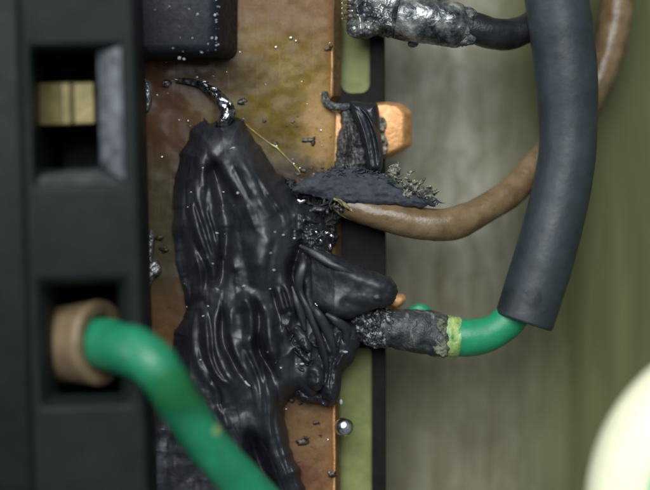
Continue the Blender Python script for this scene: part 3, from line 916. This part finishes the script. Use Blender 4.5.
mb.pillow([(342, 110), (350, 108), (357, 124), (364, 146), (367, 170), (352, 174), (337, 172), (336, 150), (339, 128)], -.5, 1.3, 1.0, 8, 0.7,
          lambda X, Y: cr(X, Y) + .8 * fbm(X * .14, Y * .10, 4), jag=3)
mesh_obj('crust', mb, M_CRUST, root)
mb = MB()
mb.tube([(325, 93, .2), (326, 101, .5), (332, 106, .6), (341, 107, .6), (350, 106, .5)], [3.2, 3.8, 3.8, 3.6, 3.2], 16, .25, 1.0)
mesh_obj('hook', mb, M_CRUST, root)

# ------------------------------------------------------------------ brown burnt wire
root = thing('brown_wire', 'scorched brown wire bending up behind the black sleeve, its end charred', 'wire', P(420, 220, 0))
mb = MB()
mb.tube([(338, 205, 1.4), (356, 209, 1.6), (380, 215, 1.6), (412, 222, 1.4), (440, 225, 1.0), (461, 221, .4), (488, 207, -.8), (514, 190, -2.2), (540, 160, -3.9), (568, 125, -4.7), (592, 92, -5.0), (609, 50, -5.1), (617, 5, -5.1), (620, -40, -5.1)],
        [8, 12, 14, 16, 16.8, 16.2, 14.8, 14.5, 14.5, 15, 15.5, 16, 17, 17], 30, .07, .45, sub=10)
mesh_obj('insulation', mb, M_BROWN, root)
mb = MB()
mb.pillow([(293, 190), (301, 181), (317, 174), (332, 170), (350, 169), (366, 172), (380, 173), (392, 182), (404, 190), (420, 196), (435, 203), (428, 207), (408, 207), (386, 205), (362, 206), (345, 204), (332, 201), (318, 197), (304, 193)],
          2.4, .6, 1.6, 14, 0.7, lambda X, Y: .4 * fbm(X * .04, Y * .07, 3) + .06 * fbm(X * .3, Y * .3, 3), jag=4, jfreq=.30, power=1.7)
char = mesh_obj('char_crust', mb, M_ASH, root)
# loose pale flakes along the crust
mb = MB()
mb.pillow([(384, 176), (390, 168), (395, 163), (398, 172), (403, 180), (411, 188), (416, 184), (423, 185), (429, 190), (436, 196), (434, 201), (426, 203), (410, 199), (396, 189)], 2.2, .35, .5, 5, .6,
          lambda X, Y: .9 * fbm(X * .2, Y * .2, 4), jag=13, jfreq=.33, smooth=7)
mesh_obj('pale_crust', mb, M_FLAKE, root).parent = char
for i in range(9):
    px = random.uniform(392, 438); py = 174 + (px - 392) * .45 + random.gauss(0, 4)
    mb = MB(); r = random.uniform(1.8, 4.0)
    mb.pillow([(px + r * random.uniform(.4, 1.4) * math.cos(k * 1.05 + i), py + r * random.uniform(.3, .9) * math.sin(k * 1.05 + i)) for k in range(6)],
              random.uniform(1.8, 2.9), .25, .3, 2.5, .6, lambda X, Y: .5 * fbm(X * .3, Y * .3, 3), jag=4, jfreq=.3, smooth=4)
    mesh_obj('flake', mb, M_FLAKE, root).parent = char
mb = MB()
for i in range(70):
    t = random.random(); px = 318 + 118 * t; py = np.interp(px, [318, 335, 366, 392, 436], [174, 170, 171, 181, 200]) + random.gauss(0, 2.2)
    mb.ball(P(px, py, random.uniform(1.9, 2.7)), random.uniform(.4, 1.5) * PX, 1 + random.random(), 1, .7, 7, 5, 1.0, random.random() * 60)
o = mesh_obj('ash_crumbs', mb, M_ASH, root); o['kind'] = 'stuff'; o.parent = char
mb = MB()
for i in range(90):
    px = random.uniform(322, 438); py = float(np.interp(px, [318, 335, 366, 392, 438], [175, 171, 172, 182, 202])) + random.uniform(-1, 4)
    an = random.gauss(-.35, .6); L_ = random.uniform(3, 10); z0 = random.uniform(2.2, 3.0)
    mb.tube([(px, py, z0), (px + math.cos(an) * L_ * .5, py + math.sin(an) * L_ * .5 + random.gauss(0, .8), z0 + .15), (px + math.cos(an + random.gauss(0, .4)) * L_, py + math.sin(an) * L_, z0 + random.gauss(0, .2))],
            [.5, .45, .2], 5, sub=3)
o = mesh_obj('ash_fibres', mb, M_ASH, root); o['kind'] = 'stuff'; o.parent = char
# split lip of the burnt end and its fibres
mb = MB()
mb.tube([(334, 199, 2.6), (341, 202, 2.9), (348, 208, 2.8), (358, 215, 2.3), (372, 220, 1.8)], [1.2, 2.0, 1.4, 1.6, .5], 12, 1.3, 2.0)
mb.tube([(331, 205, 1.6), (340, 212, 1.6), (352, 219, 1.2), (366, 225, .6)], [1.6, 2.4, 1.8, .8], 12, .8, 1.2)
mesh_obj('split_lip', mb, M_PALE if False else simple('singed_tan', (0.05, 0.04, 0.015), (0.36, 0.31, 0.14), .5, 1.8, 0, .1, 4.0), root)
mb = MB()
mb.tube([(352, 213, 2.2), (366, 221, 1.6), (382, 226, .9), (400, 231, .3), (420, 235, -.1)], [1.0, 1.8, 1.5, 1.2, .4], 10, .8, 1.2)
mesh_obj('burn_crack', mb, M_BURNT, root)
for i in range(12):
    a = (random.uniform(318, 346), random.uniform(194, 208), random.uniform(1.2, 2.2))
    an = random.gauss(2.2, .6); L_ = random.uniform(8, 26)
    e = (a[0] + math.cos(an) * L_, a[1] + math.sin(an) * L_ * .9, random.uniform(1.6, 3.2))
    q = ((a[0] + e[0]) / 2 + random.gauss(0, 3), (a[1] + e[1]) / 2 + random.gauss(0, 3), random.uniform(2, 3.2))
    mb = MB(); mb.tube([a, q, e], [random.uniform(.7, 1.6), random.uniform(.9, 2.0), .5], 8, .7, 1.6)
    mesh_obj('fibre', mb, (M_CHAR, M_CRUST2, M_CRUST)[i % 3], root)

# ------------------------------------------------------------------ black wire with its soldered lug at the top
root = thing('black_wire', 'black wire with a crumpled grey soldered end at the top of the plate', 'wire', P(420, 20, -1))
mb = MB()
mb.tube([(446, 25, 1.5), (470, 27, 1.5), (492, 33, 1.0), (512, 34, .2), (534, 24, -1.2), (556, 2, -3.0), (570, -40, -4)], [14, 15, 15.5, 15, 15, 15, 15], 26, .08, .5, sub=9)
mesh_obj('insulation', mb, M_BLACKW, root)
mb = MB()
mb.tube([(398, 17, 1.8), (410, 19, 1.9), (428, 21, 1.9), (446, 23, 1.8), (458, 25, 1.6), (468, 26, 1.5)], [22, 24, 24, 23.5, 22, 16], 34, .16, .5, sub=10, seed=3)
mesh_obj('sleeve', mb, M_SOLDER, root)
mb = MB()
mb.pillow([(346, 18), (352, -6), (372, -14), (398, -12), (407, 4), (405, 26), (410, 36), (398, 41), (384, 36), (368, 39), (352, 36)], .6, 2.3, 1.5, 13, 0.8,
          lambda X, Y: 1.6 * (.5 - np.abs(fbm(X * .06 + 2, Y * .06, 4))) - .5 + .3 * fbm(X * .2, Y * .2, 3), jag=5)
mesh_obj('solder_lump', mb, M_SOLDER, root)
for i in range(5):
    mb = MB(); y = -4 + i * 5.2
    mb.tube([(343, y + 2, .9), (349, y, 1.9), (356, y - 1, 2.1), (362, y + 1, 1.6)], [1.3, 1.7, 1.7, 1.2], 10, .2, 1.0)
    mesh_obj('thread', mb, M_SHINY, root)
mb = MB()
mb.pillow([(348, 22), (358, 19), (370, 22), (377, 30), (370, 38), (354, 38), (347, 32)], 1.4, 1.3, 1.0, 7, .7, lambda X, Y: .9 * fbm(X * .12, Y * .12, 3))
mb.ball(P(413, 43, 1.0), .5, 1.1, .9, 1, 16, 10, .3, 6)
mb.pillow([(456, 4), (468, 6), (476, 14), (474, 26), (476, 40), (466, 47), (456, 40), (460, 24)], 2.0, 1.0, 1.5, 6, .7, lambda X, Y: .6 * fbm(X * .15, Y * .15, 4), jag=4)
mesh_obj('char_crust', mb, M_CRUST, root)

# ------------------------------------------------------------------ green wire coming out of the sleeve on the right
root = thing('green_wire', 'short green wire leaving the heat shrink sleeve, its joint blackened', 'wire', P(470, 335, -1))
mb = MB()
mb.tube([(452, 337, .6), (466, 338, .6), (482, 336, .5), (498, 329, .4), (512, 316, .3), (522, 296, .3), (528, 275, .3)], [18.5, 18.8, 18, 17, 17, 17, 17], 28, .02, .5)
mesh_obj('insulation', mb, M_GREEN, root)
mb = MB()
mb.tube([(441, 336, .6), (447, 336.5, .6), (453, 337, .6), (459, 337.5, .6)], [19, 20.5, 20, 18.9], 28, .12, .8)
mesh_obj('stripped_ring', mb, M_PALE, root)
mb = MB()
mb.tube([(362, 326, .8), (374, 328, .9), (390, 329, .9), (408, 331, .8), (426, 334, .7), (442, 336, .6), (449, 337, .6)], [15, 18, 19.5, 21.5, 22.5, 21.5, 20], 40, .16, .6, sub=10, seed=9)
mesh_obj('blackened_joint', mb, M_JOINT, root)
mb = MB()
mb.pillow([(350, 316), (362, 309), (380, 309), (394, 312), (398, 326), (390, 338), (393, 346), (376, 347), (362, 342), (352, 332)], 1.9, 1.2, 1.6, 9, .7,
          lambda X, Y: 1.1 * fbm(X * .13, Y * .13, 4), jag=5)
mesh_obj('solder_crust', mb, M_BSOLD, root)
mb = MB()
mb.pillow([(436, 318), (446, 320), (449, 330), (446, 340), (450, 350), (446, 357), (438, 355), (434, 345), (437, 330)], 2.3, .5, 1.2, 5, .6, lambda X, Y: .5 * fbm(X * .2, Y * .2, 3), jag=5)
mesh_obj('ash_rim', mb, simple('grey_green_ash', (0.025, 0.028, 0.024), (0.20, 0.22, 0.15), .7, 1.6, 0, .15, 4.0), root)

mb = MB()
mb.tube([(388, 306, -.6), (396, 301, -.4), (404, 298, -.6)], [5, 6.5, 4], 16, .35, .9)
o = mesh_obj('copper_strand_end', mb, M_TAB, None, P(396, 302, -1.1))
tag(o, 'stub of bright bare copper between the black horn and the blackened joint', 'copper strand')
mb = MB()
mb.tube([(404, 320, -2.4), (415, 311, -2.2), (423, 310, -2.2), (432, 318, -2.5)], [5, 6, 6, 5], 18, .05, .5)
o = mesh_obj('green_wire_offcut', mb, M_GREEN, None, P(420, 312, -3))
tag(o, 'sliver of green insulation showing behind the blackened joint', 'wire')

# ------------------------------------------------------------------ heat shrink sleeve
mb = MB()
path = [(552, -60, 1.5), (556, -10, 1.2), (561, 28, 1.0), (566, 70, .8), (568, 115, .6), (567, 155, .5), (558, 205, .4), (544, 258, .4), (531, 299, .4), (524.6, 318, .4), (523.6, 321, .4), (523.2, 322.2, .4)]
rad = [32, 32, 32, 31.5, 29.5, 28.8, 29.5, 30.5, 30, 29.9, 29.3, 28.2]
mb.tube(path, rad, 44, .02, .35, open_end=True, sub=12)
n_out = len(mb.v)
inner = MB(); inner.tube(path, [min(r, 29) - 5 for r in rad], 44, 0, .3, open_end=True, sub=12)
off = len(mb.v)
mb.add(inner.v, [q[::-1] for q in inner.f])
seg = 44
last = n_out - seg
mb.f += [(last + k, last + (k + 1) % seg, off + last + (k + 1) % seg, off + last + k) for k in range(seg)]
o = mesh_obj('heat_shrink_sleeve', mb, M_SHRINK, None, P(524, 320, -2.5), weld=True)
tag(o, 'thick matt black heat shrink sleeve curving down over the wires', 'sleeve')

# ------------------------------------------------------------------ terminal housing on the left, close to the lens
ZF = 18.0
root = thing('terminal_housing', 'black moulded terminal housing with two rectangular wire openings', 'terminal block', (-28, 0, -11))
mb = MB()
xs = [-60, 36, 127, 141]; ys = [-80, 47, 188, 281, 408, 570]
inner_r = {1: (39, 51, 101, 170), 3: (48, 287, 116, 398)}
zin = ZF - 2.3
for i in range(3):
    for j in range(5):
        a, b_, c_, d_ = xs[i], xs[i + 1], ys[j], ys[j + 1]
        A = [P(a, c_, ZF), P(a, d_, ZF), P(b_, d_, ZF), P(b_, c_, ZF)]
        if i == 1 and j in inner_r:
            l, t, r, bt = inner_r[j]
            B = [P(l, t, zin), P(l, bt, zin), P(r, bt, zin), P(r, t, zin)]
            Cc = [(p[0], p[1], 0.8) for p in B]
            mb.add(A + B + Cc, [(k, (k + 1) % 4, 4 + (k + 1) % 4, 4 + k) for k in range(4)] + [(4 + k, 4 + (k + 1) % 4, 8 + (k + 1) % 4, 8 + k) for k in range(4)] + [(8, 9, 10, 11)])
        else:
            mb.add(A, [(0, 1, 2, 3)])
# side wall towards the plate, and underside
for j in range(5):
    t0, t1 = P(141, ys[j], ZF), P(141, ys[j + 1], ZF)
    l0 = (P(150, 245, 7.0)[0], t0[1], 7.0); l1 = (P(150, 245, 7.0)[0], t1[1], 7.0)
    u0 = (P(120, 245, 7.0)[0], t0[1], 7.0); u1 = (P(120, 245, 7.0)[0], t1[1], 7.0)
    mb.add([t0, t1, l1, l0], [(0, 1, 2, 3)]); mb.add([l0, l1, u1, u0], [(0, 1, 2, 3)])
mesh_obj('body', mb, M_HOUSING, root, smooth=True, bevel=0.45, bseg=3)
mb = MB()
mb.frustum([P(p[0], p[1], ZF - .5) for p in ((-60, -80), (31, -80), (31, 570), (-60, 570))], [P(p[0], p[1], ZF + .7) for p in ((-60, -80), (24, -80), (24, 570), (-60, 570))])
mesh_obj('raised_rib', mb, M_HOUSING, root, smooth=True, bevel=0.25, bseg=2)
mb = MB()
mb.box((P(-60, 0, 7)[0], P(0, 560, 7)[1], -10.98), (P(100, 0, 7)[0], P(0, -80, 7)[1], 0.7))
mesh_obj('lower_block', mb, M_HOUSING, root, smooth=False)
root.rotation_euler[2] = 0.03
# scuffed bevel on the upper opening, its caught light painted in as paler grey
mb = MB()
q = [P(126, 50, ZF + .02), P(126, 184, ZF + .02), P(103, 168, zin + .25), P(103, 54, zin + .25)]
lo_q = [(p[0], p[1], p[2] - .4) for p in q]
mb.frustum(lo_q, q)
mesh_obj('scuffed_lit_bevel', mb, M_SCUFF_LIT, root, smooth=True, bevel=0.12, bseg=2)['label'] = 'scuffed bevel of the upper opening, paler with painted-in light'
mb = MB()
q = [P(39, 186, ZF + .02), P(122, 186, ZF + .02), P(101, 171, zin + .25), P(41, 173, zin + .25)]
mb.frustum([(p[0], p[1], p[2] - .4) for p in q], q)
mesh_obj('lower_bevel', mb, M_BEVEL_LIT, root, smooth=True, bevel=0.12, bseg=2)  # separate strip, light falling on the lower bevel painted in
# brass contact in the upper opening: two faces meeting at a rounded vertical corner
mb = MB()
ct = [(30, 12.2), (64, 13.6), (68, 13.9), (75, 13.7), (78, 13.3), (99, 12.9), (101, 8.0), (30, 8.0)]
mb.frustum([P(p[0], 126, p[1]) for p in ct], [P(p[0], 84, p[1]) for p in ct])
mesh_obj('brass_contact', mb, M_BRASS, root, smooth=False, bevel=0.12, bseg=1)
# tan bushing in the lower opening
mb = MB()
c0 = np.array(P(40, 345, 9.6)); c1 = np.array(P(100, 345, 13.2))
ax = c1 - c0; ax /= np.linalg.norm(ax)
N = np.array([0, 1.0, 0]); B = np.cross(ax, N)
prof = [(0.0, 3.6), (.55, 3.75), (.85, 3.95), (.93, 4.05), (.99, 3.95), (1.0, 3.7), (1.0, 2.7), (.96, 2.5), (.7, 2.4)]
seg = 40; L = np.linalg.norm(c1 - c0)
vs = [c0 + ax * L * t + (N * math.cos(2 * math.pi * k / seg) + B * math.sin(2 * math.pi * k / seg)) * r for t, r in prof for k in range(seg)]
fs = [(i * seg + k, i * seg + (k + 1) % seg, (i + 1) * seg + (k + 1) % seg, (i + 1) * seg + k) for i in range(len(prof) - 1) for k in range(seg)]
mb.add(vs, fs)
mesh_obj('tan_bushing', mb, M_BUSH, root, weld=True)

# green wire leaving the bushing
mb = MB()
mb.tube([(78, 344, 12.0), (98, 344, 13.2), (114, 346, 15.2), (132, 351, 18.0), (150, 362, 19.4), (166, 381, 19.2), (182, 407, 17.6), (199, 433, 16.0), (219, 458, 14.5), (256, 498, 12.6), (310, 550, 10.5), (340, 580, 10)],
        [25, 25.5, 25.5, 25, 24, 22.6, 21.6, 21.4, 21.6, 22, 22, 22], 40, .07, .35, sub=10)
o = mesh_obj('green_wire', mb, M_GREEN_S, None, P(120, 350, 6))
tag(o, 'scuffed bright green wire leaving the tan bushing and crossing the melted mass', 'wire')

# ------------------------------------------------------------------ pale striped cable, close to the lens
root = thing('striped_cable', 'thick pale yellow cable with a green stripe, apart from the other wires', 'cable', P(650, 470, 16))
path = [(630, 570, 20), (636, 520, 20), (640, 485, 20), (650, 452, 20), (667, 425, 20), (692, 401, 20), (730, 376, 20), (790, 350, 19)]
mb = MB(); mb.tube(path, [52] * 8, 44, .01, .2, sub=10)
mesh_obj('sheath', mb, M_CREAM, root)
mb = MB()
pr = catmull(path, 10)
vs = []; fs = []
for i in range(len(pr)):
    t = pr[min(i + 1, len(pr) - 1)] - pr[max(i - 1, 0)]; t = t[:2] / np.linalg.norm(t[:2])
    nrm = np.array([-t[1], t[0]])        # image right-hand side of the run
    kk = PX * (D - 20) / D
    for a in np.linspace(-1, 55, 9):
        a = math.radians(a)
        px = pr[i][:2] + nrm * 52.4 * math.sin(a)
        c = P(px[0], px[1], 20)
        vs.append((c[0], c[1], pr[i][2] + 52.4 * kk * math.cos(a)))
for i in range(len(pr) - 1):
    for k in range(8):
        q = (i * 9 + k, i * 9 + k + 1, (i + 1) * 9 + k + 1, (i + 1) * 9 + k)
        fs.append(q)
mb.add(vs, fs)
mesh_obj('stripe', mb, M_STRIPE, root, weld=True)

for o in bpy.data.objects:
    if '_base' in o:
        del o['_base']
